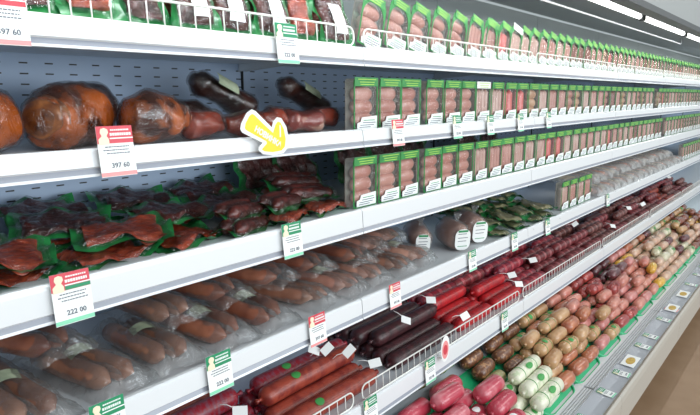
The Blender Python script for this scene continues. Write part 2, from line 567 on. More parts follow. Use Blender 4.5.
kinds = {
    'A': ('three plump pink sausages', PINK, 'stack'), 'B': ('pale pink upright sausages', PALE, 'sticks'),
    'C': ('bright pink-red sausages', RED, 'pair'), 'D': ('beige sausages', BEIGE, 'stack'), 'E': ('slim pink sausages', PINK, 'sticks'),
    'W': ('pale sausages under a white header', PALE, 'sticks'), 'F': ('brown sausages', BROWN, 'sticks')}
TR = {}


def tray(kind, arch, loc, rot, label, group):
    key = (kind, arch)
    if key not in TR:
        d, m, st = kinds[kind]
        TR[key] = Stock(make_tray(m, st, arch, len(TR) * 5 + 1, M_paper if kind == 'W' else None))
    return TR[key].put(loc, rot, label, group)


def tray_row(shelf, xs, seq, arch, lean, yaw_, gname, y=FRONT + 0.075, white=-1):
    for i, x in enumerate(xs):
        k = 'W' if i == white else seq[i % len(seq)]
        nm = kinds[k][0]
        if i < 66:
            lab = f'tray of {nm} on the {gname}, {ORD[i]} from the left'
        else:
            lab = f'distant narrow-looking tray of {nm} towards the far end of the {gname}'
        jz = random.uniform(-0.02, 0.02)
        z = TOPZ[shelf] - 0.0075 + (abs(math.sin(lean)) * W / 2 if lean else 0)
        tray(k, arch, (x, y + random.uniform(-.003, .003), z), (0, lean, yaw_ + jz), lab, f'upright sausage trays on the {gname}')


def xs_from(start, end, pitch):
    r = []; x = start
    while x < end:
        r.append(x); x += pitch
    return r


X2 = [1.398, 1.520, 1.640] + xs_from(1.785, 7.6, 0.1245)
X2 = [x for x in X2 if not (4.95 < x < 5.05)]
tray_row(1, X2, 'AAAAAADBCCDBEEADBEEAFEDBEADEBDCDEBEADBEED', False, 0, 0, 'second shelf', white=6)
tray_row(2, [1.398, 1.520, 1.640] + xs_from(1.785, 5.3, 0.1245) + xs_from(5.50, 7.6, 0.1245), 'AAAAAABEEBBBCCBBEEBBCEEBEFEEBEFFEBEBEE', False, 0, 0, 'third shelf')
tray_row(0, xs_from(1.425, 2.2, 0.128) + xs_from(2.22, 7.6, 0.105), 'AAAAAEECCBBBEEBEFFFEEDCEEDEBEEFDEE', True, math.radians(14), 0, 'top shelf', FRONT + 0.085, white=9)
tray_row(3, [3.17, 3.295, 3.42, 3.545], 'BEBE', False, 0, 0, 'fourth shelf')
XX = xs_from(6.35, 7.6, 0.1245)
for i, x in enumerate(XX):
    tray('B' if i % 2 else 'E', False, (x, FRONT + 0.075, TOPZ[3] - 0.0075), (0, 0, 0),
         f'distant tray of {kinds["B" if i % 2 else "E"][0]}, {ORD[i]} beyond the white bags on the fourth shelf', 'distant trays on the fourth shelf')

# ------------------------------------------------------------------ smoked hams and knuckles, second shelf
HAM = mat('smoked_ham', rgb(136, 64, 26), 0.25, rgb(62, 26, 14), 11, bump=0.3, bscale=26, coat=0.8, detail=6)
HAMO = mat('orange_ham_skin', rgb(190, 96, 34), 0.22, rgb(74, 30, 14), 16, bump=0.25, bscale=22, coat=0.8, detail=6, lo=0.44, hi=0.60)
HAMR = mat('red_smoked_meat', rgb(182, 72, 44), 0.25, rgb(108, 36, 24), 16, bump=0.3, bscale=30, coat=0.8, detail=6)
HAMF = mat('cut_face', rgb(166, 104, 58), 0.3, rgb(92, 46, 26), 40, coat=0.5, detail=6)
DARKM = mat('dark_smoked_meat', rgb(82, 38, 26), 0.3, rgb(36, 17, 14), 18, bump=0.4, bscale=30, coat=0.6, detail=5)
PINKM = mat('marbled_meat', rgb(150, 64, 54), 0.3, rgb(206, 160, 138), 22, coat=0.6, detail=6, lo=0.5, hi=0.62)


def make_ham(name, label, prof, m, loc, rot, seed, wrap=0.004, amp=0.010, face=None, squash=0.9, cat='smoked meat', lab=None, neck=None, fm=None):
    t = thing(name, label, cat, loc, rot, 'smoked meat on the second shelf')
    # smooth resample of the profile
    P = []
    for i in range(len(prof) - 1):
        for k in range(4):
            q = k / 4; q2 = q * q * (3 - 2 * q)
            P.append((prof[i][0] * (1 - q) + prof[i + 1][0] * q, prof[i][1] * (1 - q2) + prof[i + 1][1] * q2))
    P.append(prof[-1])
    sv = Vector((seed * 5.3, seed * 2.9, seed))
    MB().lathe(P, 26, lambda p, r: noise.noise(p * 14 + sv) * amp + noise.noise(p * 40 + sv) * amp * 0.35, squash=squash).build('meat', m, t, True)
    W_ = MB().lathe([(x - wrap if i == 0 else x + (wrap if i == len(P) - 1 else 0), r + wrap) for i, (x, r) in enumerate(P)], 30,
                    lambda p, r: noise.noise(p * 14 + sv) * amp + noise.noise(p * 40 + sv) * amp * 0.35 + abs(noise.noise(p * 60 + sv * 2)) * 0.004, squash=squash)
    W_.build('wrapper', M_wrap, t, True)
    if face:
        fx, fr = face
        MB().lathe([(fx - 0.008, fr * 0.2), (fx - 0.006, fr * 0.75), (fx + 0.010, fr * 1.06)], 24, lambda p, r: noise.noise(p * 20 + sv) * amp * 0.6, squash=squash).build('cut_face', fm or HAMF, t, True)
    if neck:
        nx, l = neck
        MB().lathe([(nx, 0.009), (nx + l * 0.3, 0.004), (nx + l, 0.013)], 12, lambda p, r: noise.noise(p * 90) * 0.004).build('gathered_film', M_wrap, t, True)
    if lab:
        lx, lr, lw, ll = lab
        def fn(u, v):
            th = -0.55 + 1.1 * u
            p = Vector((lx + ll * (v - 0.5), -math.sin(th + 0.85) * lr, math.cos(th + 0.85) * lr * squash))
            return p
        MB().grid(8, 3, fn).build('label', M_paperG, t, True)
    return t


S2 = TOPZ[1] - 0.008
make_ham('smoked_ham', 'smoked ham cut off by the left edge of the photo, on the second shelf', [(-0.07, 0.03), (-0.05, 0.055), (0, 0.066), (0.05, 0.058), (0.075, 0.03)], HAMO, (0.375, 1.17, S2 + 0.060), (0, 0, 0.5), 3, face=None)
make_ham('smoked_ham', 'largest smoked ham with a wrinkled end, left of the red price tag', [(-0.088, 0.020), (-0.078, 0.046), (-0.04, 0.062), (0.02, 0.066), (0.065, 0.058), (0.088, 0.028)], HAMO, (0.555, 1.19, S2 + 0.062), (0.0, -0.02, 0.55), 8, amp=0.020, face=(-0.083, 0.046), squash=0.95)
make_ham('dark_ham', 'dark smoked ham lying behind the largest ham on the second shelf', [(-0.11, 0.02), (-0.08, 0.05), (0, 0.062), (0.07, 0.055), (0.10, 0.02)], DARKM, (0.66, 1.38, S2 + 0.078), (0, -0.05, 0.05), 12, amp=0.012)
make_ham('smoked_ham', 'orange-brown ham tapering right, directly behind the red price tag', [(-0.072, 0.022), (-0.062, 0.046), (-0.02, 0.058), (0.03, 0.048), (0.065, 0.030), (0.085, 0.010)], HAMO, (0.722, 1.145, S2 + 0.056), (0, 0.06, -0.1), 21, amp=0.012, neck=(0.082, 0.03), squash=0.98)
make_ham('dark_ham', 'low dark smoked piece behind the tapering ham and red meat', [(-0.08, 0.02), (-0.05, 0.04), (0.03, 0.045), (0.09, 0.02)], DARKM, (0.94, 1.37, S2 + 0.052), (0, 0, 0.1), 31, amp=0.010)
make_ham('smoked_meat_piece', 'glossy red smoked meat piece just right of the tapering ham', [(-0.055, 0.015), (-0.04, 0.036), (0.01, 0.042), (0.045, 0.034), (0.06, 0.014)], HAMR, (0.845, 1.15, S2 + 0.040), (0, 0, 0.1), 41, amp=0.018, squash=0.85)
make_ham('smoked_meat_piece', 'red-brown smoked piece between two glossy pieces, left of the yellow arrow', [(-0.055, 0.015), (-0.045, 0.030), (0.01, 0.038), (0.045, 0.036), (0.058, 0.014)], HAMR, (0.965, 1.15, S2 + 0.038), (0, 0, -0.15), 47, amp=0.018, squash=0.88)
make_ham('smoked_meat_piece', 'red smoked piece half hidden behind the yellow arrow sign', [(-0.06, 0.012), (-0.04, 0.032), (0.02, 0.038), (0.05, 0.03), (0.065, 0.012)], HAMR, (1.075, 1.17, S2 + 0.038), (0, 0, 0.2), 53, amp=0.018, squash=0.85)
make_ham('smoked_meat_piece', 'marbled smoked meat in shiny film right of the yellow arrow', [(-0.068, 0.012), (-0.05, 0.038), (0.0, 0.034), (0.04, 0.040), (0.068, 0.012)], PINKM, (1.205, 1.17, S2 + 0.036), (0, 0, 0.05), 61, amp=0.018, squash=0.75)
make_ham('smoked_meat_piece', 'last smoked meat piece before the upright trays on the second shelf', [(-0.065, 0.012), (-0.04, 0.032), (0.02, 0.034), (0.05, 0.028), (0.065, 0.012)], HAMR, (1.33, 1.22, S2 + 0.034), (0, 0, 0.0), 66, amp=0.018, squash=0.8)
make_ham('smoked_shank', 'black smoked shank with pale label raised behind the meat, left of the arrow', [(-0.10, 0.020), (-0.075, 0.036), (-0.02, 0.032), (0.04, 0.040), (0.10, 0.046), (0.13, 0.02)], DARKM, (1.07, 1.36, S2 + 0.108), (0, 0.42, 0), 71, amp=0.008, lab=(-0.015, 0.052, 0.07, 0.075))
make_ham('smoked_shank', 'dark smoked shank with pale label leaning behind the last meat pieces', [(-0.10, 0.018), (-0.075, 0.034), (-0.02, 0.030), (0.04, 0.036), (0.10, 0.042), (0.13, 0.02)], DARKM, (1.40, 1.36, S2 + 0.100), (0, 0.42, 0), 77, amp=0.008, lab=(0.0, 0.050, 0.07, 0.08))

# ------------------------------------------------------------------ flat vacuum packs with green backing
MEATR = mat('sliced_red_meat', rgb(204, 88, 54), 0.35, rgb(130, 42, 30), 40, bump=0.6, bscale=90, coat=0.4, detail=4, stretch=(1, 2.6, 1))
MEATD = mat('dark_dried_meat', rgb(104, 44, 38), 0.35, rgb(60, 26, 26), 40, bump=0.6, bscale=90, coat=0.4, detail=4)
MEATP = mat('pale_poultry_meat', rgb(184, 172, 136), 0.35, rgb(130, 134, 96), 30, bump=0.4, bscale=60, coat=0.3)


def make_flat(name, cat, m, a, b, th, seed, n_meat=1, label=False, green=None, wob=0.009, filmm=None, ms=0.77):
    """lies in the x-y plane, thickness up"""
    t = thing(name, '', cat)
    sv = Vector((seed * 2.3, seed * 4.1, 0))
    nz = lambda x, y, k=9: noise.noise(Vector((x, y, 0)) * k + sv)

    def sheet(u, v, s=1.0, lift=0.0):
        x = (u - 0.5) * a * s; y = (v - 0.5) * b * s
        e = max(abs(u - 0.5), abs(v - 0.5)) * 2
        wy = nz(x * 3, 0.3, 7) * 0.010; wx = nz(0.5, y * 3, 7) * 0.010
        return Vector((x + wx, y + wy, 0.003 + lift + nz(x, y, 12) * wob + e ** 4 * nz(x, y, 22) * 0.026 + e ** 6 * 0.003))
    MB().grid(16, 12, sheet).build('backing_sheet', green or M_sheet, t, True)

    def dome(u, v, s, h, extra=0.0):
        p = sheet(u, v, s)
        q = max(0.0, (1 - (2 * abs(u - 0.5)) ** 4) * (1 - (2 * abs(v - 0.5)) ** 4))
        p.z += (h * (q ** 0.35) if q > 0 else 0) + extra + (nz(p.x, p.y, 55) * 0.005 if q > 0.05 else 0)
        return p
    if n_meat == 1:
        MB().grid(24, 18, lambda u, v: dome(u, v, ms, th)).build('meat', m, t, True)
    else:
        for k in range(n_meat):
            yy = (k - (n_meat - 1) / 2) * b * 0.8 / n_meat
            lump('sausage', a * 0.86, b * 0.36 / n_meat, m, t, (0, yy, th * 0.5 + 0.004), seed + k, 'x', 1, 0.2, bend=0.008)
    MB().grid(24, 18, lambda u, v: dome(u, v, ms + 0.12, th + 0.002, 0.0025)).build('film', filmm or M_wrap, t, True)
    if label:
        def lf(u, v):
            p = dome(0.35 + u * 0.3, 0.2 + v * 0.45, 0.97, th + 0.003, 0.004); return p
        MB().grid(6, 6, lf).build('label', M_paper, t, True)
    return t


fp = [Stock(make_flat('meat_pack', 'vacuum pack', MEATR, 0.215, 0.145, 0.012, 2)),
      Stock(make_flat('meat_pack', 'vacuum pack', MEATD, 0.215, 0.145, 0.013, 9)),
      Stock(make_flat('meat_pack', 'vacuum pack', MEATR, 0.205, 0.135, 0.011, 17))]
sp = [Stock(make_flat('sausage_pack', 'vacuum pack', MEATD, 0.205, 0.10, 0.020, 23, 2)), Stock(make_flat('sausage_pack', 'vacuum pack', MEATR, 0.20, 0.10, 0.020, 27, 1))]
S3 = TOPZ[2] - 0.008
g3 = 'flat meat packs heaped on the third shelf'
ads = ['red sliced-meat', 'dark dried-meat', 'coarse red meat']
cnt = {}


def flat3(x, y, z, r, tilt, k, where):
    st = fp[k]
    st.put((x, y, S3 + z), (math.radians(tilt), random.uniform(-.08, .08), math.radians(r * 1.6)), f'{ads[k]} pack, {where}', g3)


# front row, left to right, then upper layers and the rows behind
flat3(0.13, 1.17, 0.004, -6, 4, 1, 'front row, cut off beyond the left edge')
flat3(0.375, 1.16, 0.002, 8, 3, 2, 'lowest at the front behind the red and green price tag')
flat3(0.385, 1.19, 0.032, -9, 8, 0, 'upper front pack touching the left edge of the photo')
flat3(0.59, 1.165, 0.003, 5, 3, 2, 'front row, just right of the red and green price tag')
flat3(0.575, 1.31, 0.050, -14, 12, 1, 'dark one in the middle, above the bright red pack')
flat3(0.655, 1.20, 0.036, -12, 10, 0, 'brightest red one with jagged edge in the heap centre')
flat3(0.775, 1.16, 0.004, 14, 3, 0, 'front row, tilted up to the right under the brightest pack')
flat3(0.36, 1.36, 0.036, 4, 10, 1, 'second row at the far left')
flat3(0.60, 1.46, 0.055, 3, 14, 1, 'at the back below the slotted panel, left one')
flat3(0.83, 1.45, 0.055, -6, 12, 1, 'at the back below the slotted panel, middle one')
flat3(1.06, 1.46, 0.050, 5, 14, 1, 'at the back below the slotted panel, right one')
flat3(0.37, 1.48, 0.045, 0, 14, 2, 'at the back below the slotted panel, leftmost')
flat3(0.83, 1.28, 0.042, 10, 8, 1, 'second row with white film glint, right of the brightest pack')
flat3(0.60, 1.33, 0.018, 6, 6, 2, 'second row, mostly buried beneath a dark pack')
flat3(0.83, 1.33, 0.012, -4, 4, 2, 'second row, buried under a glinting pack')
flat3(1.05, 1.33, 0.030, 12, 6, 1, 'second row, behind the long sausage packs')


def sp3(k, x, y, z, r, tilt, where):
    sp[k].put((x, y, S3 + z), (math.radians(tilt), 0.05, math.radians(r)), f'narrow dried sausage pack, {where}', 'narrow sausage packs on the third shelf')


sp3(0, 0.945, 1.125, 0.004, 24, 3, 'frontmost and nearest the price rail, left one')
sp3(0, 0.965, 1.17, 0.034, 20, 8, 'on top of the frontmost left one')
sp3(1, 1.11, 1.14, 0.004, 26, 4, 'lying left of the green price tag')
sp3(0, 1.12, 1.18, 0.034, 22, 8, 'on top, behind the green price tag')
sp3(1, 1.27, 1.15, 0.004, 10, 3, 'lying right of the green price tag')
sp3(0, 1.27, 1.22, 0.036, -8, 8, 'upper one just left of the first upright tray')
sp3(0, 1.29, 1.30, 0.062, -14, 12, 'topmost one with pale edge beside the upright trays')
sp3(1, 1.28, 1.33, 0.030, 5, 8, 'buried behind the topmost one')
# standing dark packs at the back, right
for i, x in enumerate((1.30, 1.47)):
    fp[1].put((x, 1.47, S3 + 0.090), (math.radians(68), 0, 0.1), f'dark green pack standing against the slotted panel, {["left", "right"][i]} of the pair', g3)

for i, x in enumerate((1.72, 1.93, 2.14, 2.62, 2.86)):
    fp[1].put((x, 1.40, S3 + 0.086 + 0.012 * (i % 2)), (math.radians(70), random.uniform(-.1, .1), random.uniform(-.1, .1)), f'dark green pack standing behind the upright trays, {ORD[i]} from the left', g3)
# top shelf, left: packs standing against each other
tp = [Stock(make_flat('meat_pack', 'vacuum pack', MEATD, 0.125, 0.20, 0.018, 33, ms=0.66)), Stock(make_flat('meat_pack', 'vacuum pack', MEATD, 0.125, 0.20, 0.018, 37, 1, True, ms=0.66)),
      Stock(make_flat('meat_pack', 'vacuum pack', MEATR, 0.125, 0.20, 0.018, 39, ms=0.62))]
S1 = TOPZ[0] - 0.008
for i, x in enumerate(xs_from(0.10, 1.33, 0.118)):
    k = [0, 2, 0, 0, 2, 0, 1, 1, 1, 2, 1][i % 11]
    tp[k].put((x, 1.13 + 0.012 * (i % 2), S1 + 0.088), (math.radians(66), random.uniform(-.1, .1), random.uniform(-.1, .1)),
              f'green-backed {["red meat", "white-labelled", "dark meat"][k]} pack standing behind the top wire fence, {ORD[i]} from the left', 'packs standing behind the top wire fence')
    if i > 4:
        tp[(k + 1) % 3].put((x + 0.04, 1.22, S1 + 0.100), (math.radians(70), random.uniform(-.15, .15), random.uniform(-.2, .2)),
                            f'green-backed {["red meat", "white-labelled", "dark meat"][(k + 1) % 3]} pack in the second line of the top shelf, {ORD[i]} from the left', 'second line of packs on the top shelf')

# ------------------------------------------------------------------ bagged sausages, fourth shelf
SG = mat('grey_brown_sausage', rgb(186, 134, 108), 0.35, rgb(148, 100, 80), 14, coat=0.4, bump=0.2, bscale=40)
SG2 = mat('red_brown_sausage', rgb(178, 112, 84), 0.35, rgb(138, 80, 62), 14, coat=0.4, bump=0.2, bscale=40)
SG3 = mat('pinkish_sausage', rgb(202, 152, 132), 0.35, rgb(170, 118, 102), 14, coat=0.4, bump=0.2, bscale=40)


def make_bag(m, ns, L, R, seed, label=True, bagm=None, name='sausage_bag', cat='bagged sausages'):
    """sausages along y, bag around them, foot at the origin"""
    t = thing(name, '', cat)
    sv = Vector((seed * 2.9, seed * 1.3, 0))
    xs = [(k - (ns - 1) / 2) * R * 2.02 for k in range(ns)]
    for k, x in enumerate(xs):
        lump('sausage', L, R * random.uniform(0.92, 1.0), m, t, (x, random.uniform(-.015, .015), R + 0.003), seed + k, 'y', 1, 0.12, bend=random.uniform(-.015, .02), ends=1.0)
    a = ns * R * 2 + 0.045; b = L + 0.07

    def fn(u, v):
        x = (u - 0.5) * a; y = (v - 0.5) * b
        q = max(0.0, (1 - (2 * abs(u - 0.5)) ** 3)) * max(0.0, (1 - (2 * abs(v - 0.5)) ** 5))
        g = min(abs(x - xx) for xx in xs) / R
        ridge = math.sqrt(max(0.0, 1 - min(g, 1) ** 2)) * 0.5 + 0.5
        z = 0.002 + (2 * R + 0.006) * (q ** 0.4) * ridge if q > 0 else 0.002
        p = Vector((x, y, 0)) + sv
        z += abs(noise.noise(p * 40)) * 0.016 * (1 - 0.5 * q) + noise.noise(p * 90) * 0.002
        return Vector((x + noise.noise(p * 20) * 0.008, y + noise.noise(p * 18 + Vector((9, 0, 0))) * 0.012, z))
    MB().grid(24, 40, fn).build('bag', bagm or M_bag, t, True)
    if label:
        def lf(u, v):
            p = fn(0.30 + u * 0.42, 0.40 + v * 0.16)
            p2 = fn(0.5, 0.40 + v * 0.16)
            return Vector(((u - 0.5) * a * 0.40 + (v - .5) * 0.012, p2.y, 2 * R + 0.011 - 0.010 * (2 * abs(u - 0.5)) ** 2))
        MB().grid(6, 6, lf).build('label', M_paperG, t, True)
    return t


bg = [Stock(make_bag(SG, 2, 0.27, 0.027, 3)), Stock(make_bag(SG2, 2, 0.27, 0.026, 8)), Stock(make_bag(SG3, 2, 0.25, 0.026, 14)), Stock(make_bag(SG, 2, 0.26, 0.025, 19, False))]
S4 = TOPZ[3] - 0.008
g4 = 'bagged sausages on the fourth shelf'
nm4 = ['grey-brown', 'red-brown', 'pinkish', 'unlabelled brown']
seq = [(0.08, 1.24, 0, 0, 0.1), (0.235, 1.235, 0, 0, 0.1), (0.395, 1.235, 0, 0, 0.15), (0.555, 1.245, 0, 0, 0.12), (0.715, 1.25, 0, 0, 0.05), (0.875, 1.25, 1, 0, -0.02),
       (1.035, 1.255, 1, 0, 0.1), (1.20, 1.255, 3, 0, 0.16), (1.355, 1.25, 2, 0, 0.1), (1.50, 1.25, 2, 0, 0.05), (1.645, 1.25, 3, 0, 0.1), (1.79, 1.26, 2, 0, 0.1)]
for i, (x, y, k, z, r) in enumerate(seq):
    bg[k].put((x, y, S4 + z), (random.uniform(-.02, .05), 0, r + random.uniform(-.12, .12)), f'bag of {nm4[k]} sausages in the lower layer, {ORD[i]} from the left', g4)
seq = [(0.16, 1.37, 1, .052, 0.1), (0.48, 1.37, 1, .054, 0.05), (0.79, 1.36, 0, .054, 0.25), (0.96, 1.38, 1, .054, 0.1), (1.12, 1.36, 1, .054, 0.35), (1.31, 1.36, 1, .054, 0.3), (1.50, 1.33, 1, .052, 0.1), (1.62, 1.36, 2, .050, 0.2), (1.77, 1.38, 2, .05, 0.2)]
for i, (x, y, k, z, r) in enumerate(seq):
    bg[k].put((x, y, S4 + z), (random.uniform(-.06, .02), random.uniform(-.1, .1), r + random.uniform(-.2, .2)), f'bag of {nm4[k]} sausages lying on top on the fourth shelf, {ORD[i]} from the left', g4)

# round ham pieces with white labels
MEATH = mat('brown_pink_ham', rgb(188, 142, 124), 0.3, rgb(150, 100, 86), 16, coat=0.6, detail=5)


def make_hamround(loc, rot, label, seed, r=0.055):
    t = thing('ham_piece', label, 'wrapped ham', loc, rot, 'labelled ham pieces on the fourth shelf')
    sv = Vector((seed, seed * 2, 0))
    P = [(-0.075, r * 0.3), (-0.07, r * 0.7), (-0.05, r * 0.92), (0, r), (0.05, r * 0.9), (0.068, r * 0.62), (0.072, r * 0.2)]
    M = Matrix.Rotation(PI / 2, 4, 'Z')
    MB().lathe(P, 22, lambda p, q: noise.noise(p * 25 + sv) * 0.007, M=M, squash=1.05).build('meat', MEATH, t, True)
    MB().lathe([(x * 1.06, q + 0.004) for x, q in P], 26, lambda p, q: noise.noise(p * 25 + sv) * 0.007 + abs(noise.noise(p * 70)) * 0.006, M=M, squash=1.05).build('wrapper', M_bag, t, True)
    MB().lathe([(-0.006, 0.008), (0.0, 0.005), (0.025, 0.016)], 10, lambda p, q: noise.noise(p * 120) * 0.005, M=Matrix.Translation((0, -0.03, r * 1.05 + 0.012)) @ Matrix.Rotation(-PI / 2, 4, 'Y')).build('gathered_film', M_bag, t, True)
    o = outline(r * 1.25, r * 1.6, r * 0.5, -r * 0.8, 6, r * 0.5)
    lb = MB().prism_xz(o, -0.087, -0.0855).build('label', M_paper, t)
    tx = MB()
    for k, zz in enumerate((0.6, 0.45, 0.15, -0.1, -0.5)):
        tx.box(-r * 0.4, r * (0.4 - 0.1 * (k % 2)), -0.0876, -0.087, r * zz - 0.0012, r * zz + 0.0012 + (0.006 if k == 0 else 0), 1 if k in (0, 4) else 0)
    tx.build('printed_text', [M_ink, M_inkG], lb)
    return t


make_hamround((1.93, 1.24, S4 + 0.066 + 0.0), (0.15, 0, -0.75), 'ham piece with a small label, leftmost of the three on the fourth shelf', 4, 0.046)
make_hamround((2.065, 1.16, S4 + 0.062), (0.1, 0, -0.55), 'ham piece with upright oval white label, middle of the three', 9, 0.054)
make_hamround((2.225, 1.17, S4 + 0.064), (0.1, 0, -0.5), 'whitest labelled ham piece, rightmost of the three beside the green packs', 15, 0.058)

# green flat poultry packs lying, fourth shelf
gp = [Stock(make_flat('poultry_pack', 'vacuum pack', MEATP, 0.23, 0.13, 0.016, 51, 1, False)), Stock(make_flat('poultry_pack', 'vacuum pack', MEATP, 0.23, 0.12, 0.014, 57, 1, False, ms=0.7))]
i = 0
for col_, x in enumerate((2.42, 2.60, 2.78, 2.96)):
    for lay in range(3):
        for row, y in enumerate((1.17, 1.33)):
            if row == 0 and lay == 2:
                continue
            gp[(i + lay) % 2].put((x + random.uniform(-.02, .02), y + lay * 0.02, S4 + 0.002 + lay * 0.034 + row * 0.012), (random.uniform(0.02, .15), random.uniform(-.06, .06), math.radians(random.uniform(50, 85))),
                                  f'green-edged poultry pack, {["bottom", "middle", "top"][lay]} of {["front", "back"][row]} stack, {ORD[col_]} stack right of the hams', 'green poultry packs on the fourth shelf')
            i += 1

# white bags further along
wb = [Stock(make_bag(PALE, 2, 0.22, 0.024, 31, False, M_whitebag, 'pale_bag', 'bagged poultry')), Stock(make_bag(mat('ivory_meat', rgb(214, 204, 186), 0.4, rgb(188, 170, 150), 20), 2, 0.22, 0.024, 36, False, M_whitebag, 'pale_bag', 'bagged poultry'))]
n = 0
for i, x in enumerate(xs_from(3.78, 6.25, 0.15)):
    lab = lambda lay: (f'milky white bag on the fourth shelf, {lay}, {ORD[i]} along from the upright trays' if i < 30 else f'milky white bag, {lay}, towards the far end of the fourth shelf')
    wb[i % 2].put((x, 1.20, S4), (0, 0, random.uniform(-.2, .2)), lab('lower layer'), 'milky white bags on the fourth shelf')
    wb[(i + 1) % 2].put((x + 0.06, 1.31, S4 + 0.052), (random.uniform(0, .1), 0, random.uniform(-.2, .3)), lab('upper layer'), 'milky white bags on the fourth shelf')

# ------------------------------------------------------------------ salamis, fifth shelf
def casing(name, c, c2, sc=26, coat=0.2, rough=0.42):
    return mat(name, c, rough, c2, sc, bump=0.15, bscale=60, coat=coat, lo=0.45, hi=0.62, detail=4, stretch=(1.6, 1, 1))


SC = {
    'brick-red': casing('brick_casing', rgb(158, 66, 48), rgb(128, 44, 36)),
    'crimson': casing('crimson_casing', rgb(142, 22, 38), rgb(130, 70, 84), 60),
    'blackish maroon': casing('black_maroon_casing', rgb(72, 36, 40), rgb(46, 24, 28)),
    'bright red': casing('bright_red_casing', rgb(190, 32, 38), rgb(160, 34, 42)),
    'rose-red': casing('rose_casing', rgb(152, 48, 56), rgb(122, 66, 66)),
    'maroon': casing('maroon_casing', rgb(116, 40, 44), rgb(88, 32, 36)),
    'brown': casing('brown_casing', rgb(108, 60, 54), rgb(78, 40, 38)),
}
M_clip = mat('metal_clip', rgb(170, 172, 174), 0.35, metal=0.8)
M_logo = mat('logo_green', rgb(64, 150, 74), 0.45)


def make_salami(colour, L, R, logo, ring_, seed):
    t = thing('salami_stick', '', 'salami')
    m = SC[colour]
    e = R * 0.55
    prof = [(-L / 2, R * 0.28), (-L / 2 + e * 0.25, R * 0.62), (-L / 2 + e * 0.7, R * 0.9), (-L / 2 + e * 1.3, R)] + \
           [(-L / 2 + L * k / 6, R) for k in range(1, 6)] + [(L / 2 - e * 1.3, R), (L / 2 - e * 0.7, R * 0.9), (L / 2 - e * 0.25, R * 0.62), (L / 2, R * 0.28)]
    sv = Vector((seed, 2 * seed, 0))
    MB().lathe(prof, 14, lambda p, r: noise.noise(p * 18 + sv) * R * 0.05).build('casing', m, t, True)
    for s in (-1, 1):
        mb = MB().lathe([(0, R * 0.26), (0.007, R * 0.14), (0.010, R * 0.16), (0.022, R * 0.30)], 8, M=Matrix.Translation((s * L / 2, 0, 0)) @ Matrix.Scale(s, 4, (1, 0, 0)))
        mb.build('tied_end', m, t, True)
    if logo:
        def lf(u, v):
            th = -0.25 + 0.42 * u * math.sin(2 * PI * v)
            x = 0.017 * u * math.cos(2 * PI * v) - L * 0.18
            return Vector((x, math.sin(th) * (R + 0.0015), math.cos(th) * (R + 0.0015)))
        MB().grid(4, 16, lf).build('logo_patch', M_logo, t, True)
    if ring_:
        for xx in (-0.08, 0.0, 0.08):
            MB().lathe([(xx - 0.012, R + 0.0002), (xx - 0.011, R + 0.001), (xx + 0.011, R + 0.001), (xx + 0.012, R + 0.0002)], 14).build('printed_band', mat('band_' + colour.replace(' ', '_').replace('-', '_'), *[
                tuple(min(1, v * 1.5 + 0.06) for v in m.node_tree.nodes['Principled BSDF'].inputs['Base Color'].default_value[:3])], 0.4), t, True)
    return t


ST = {}


def salami(colour, L, R, logo, ring_, loc, rot, label, group):
    key = (colour, L, R, logo, ring_)
    if key not in ST:
        ST[key] = Stock(make_salami(colour, L, R, logo, ring_, len(ST) + 1))
    return ST[key].put(loc, rot, label, group)


S5 = TOPZ[4] - 0.008
cols = [  # x centre, length, front colour, back colour, y start, rows, upper rows
    (0.40, 0.40, 'brick-red', 'crimson', 1.13, 6, (1, 2, 3)), (0.84, 0.40, 'crimson', 'brick-red', 1.13, 6, (2, 3, 4)), (1.275, 0.42, 'brick-red', 'crimson', 1.12, 4, (1, 2)),
    (1.795, 0.42, 'blackish maroon', 'blackish maroon', 1.12, 6, (1, 2, 3, 4))]
mix = [('bright red', 'crimson', (2, 3, 4)), ('bright red', 'rose-red', (1, 3, 4)), ('crimson', 'crimson', (2, 3)), ('maroon', 'crimson', (1, 2, 4)), ('maroon', 'crimson', (1, 2, 3)),
       ('maroon', 'brown', (1, 3, 4)), ('brown', 'maroon', (1, 2, 4)), ('maroon', 'blackish maroon', (2, 3)), ('brown', 'brown', (1, 3, 4)), ('maroon', 'brown', (1, 2, 3)),
       ('brown', 'maroon', (2, 3, 4)), ('maroon', 'brown', (1, 2)), ('brick-red', 'maroon', (2, 3)), ('brown', 'maroon', (1, 3)), ('maroon', 'rose-red', (2, 3)), ('brown', 'maroon', (1, 3))]
for i, (f_, b_, u_) in enumerate(mix):
    cols.append((2.19 + 0.315 * i, 0.29, f_, b_, 1.11, 7 if i < 9 else 6, u_))
for ci, (xc, L, cf, cb, y0, rows, ups) in enumerate(cols):
    R = 0.031 if ci < 4 else 0.0275
    where = ORD[ci] + ' salami stack from the left'
    for r in range(rows):
        c = cf if r < rows * 0.34 else cb
        lab = f'{c} salami in the bottom layer, {ORD[r]} row back, {where}' if ci < 40 else f'{c} salami in the bottom layer at the distant end of the salami shelf'
        salami(c, L, R, (ci < 4 and r % 2 == 0 and c != 'blackish maroon'), c in ('crimson', 'rose-red', 'maroon', 'brown') and ci > 3,
               (xc + random.uniform(-.018, .018), y0 + r * R * 2.05, S5 + R + 0.0005), (random.uniform(0, 0.4), 0, random.uniform(-.012, .012)), lab, 'salamis on the fifth shelf')
    for r in ups:
        if r >= rows:
            continue
        c = cf if r < rows * 0.34 else cb
        lab = f'{c} salami lying on top, row {["", "one", "two", "three", "four"][r]} back, {where}' if ci < 40 else f'{c} salami lying on top at the distant end of the salami shelf'
        salami(c, L, R, ci < 4 and c != 'blackish maroon', c in ('crimson', 'rose-red', 'maroon', 'brown') and ci > 3,
               (xc + random.uniform(-.02, .02), y0 + (r + 0.5) * R * 2.05, S5 + R * 2.76), (random.uniform(0, 0.4), 0, random.uniform(-.012, .012)), lab, 'salamis on the fifth shelf')


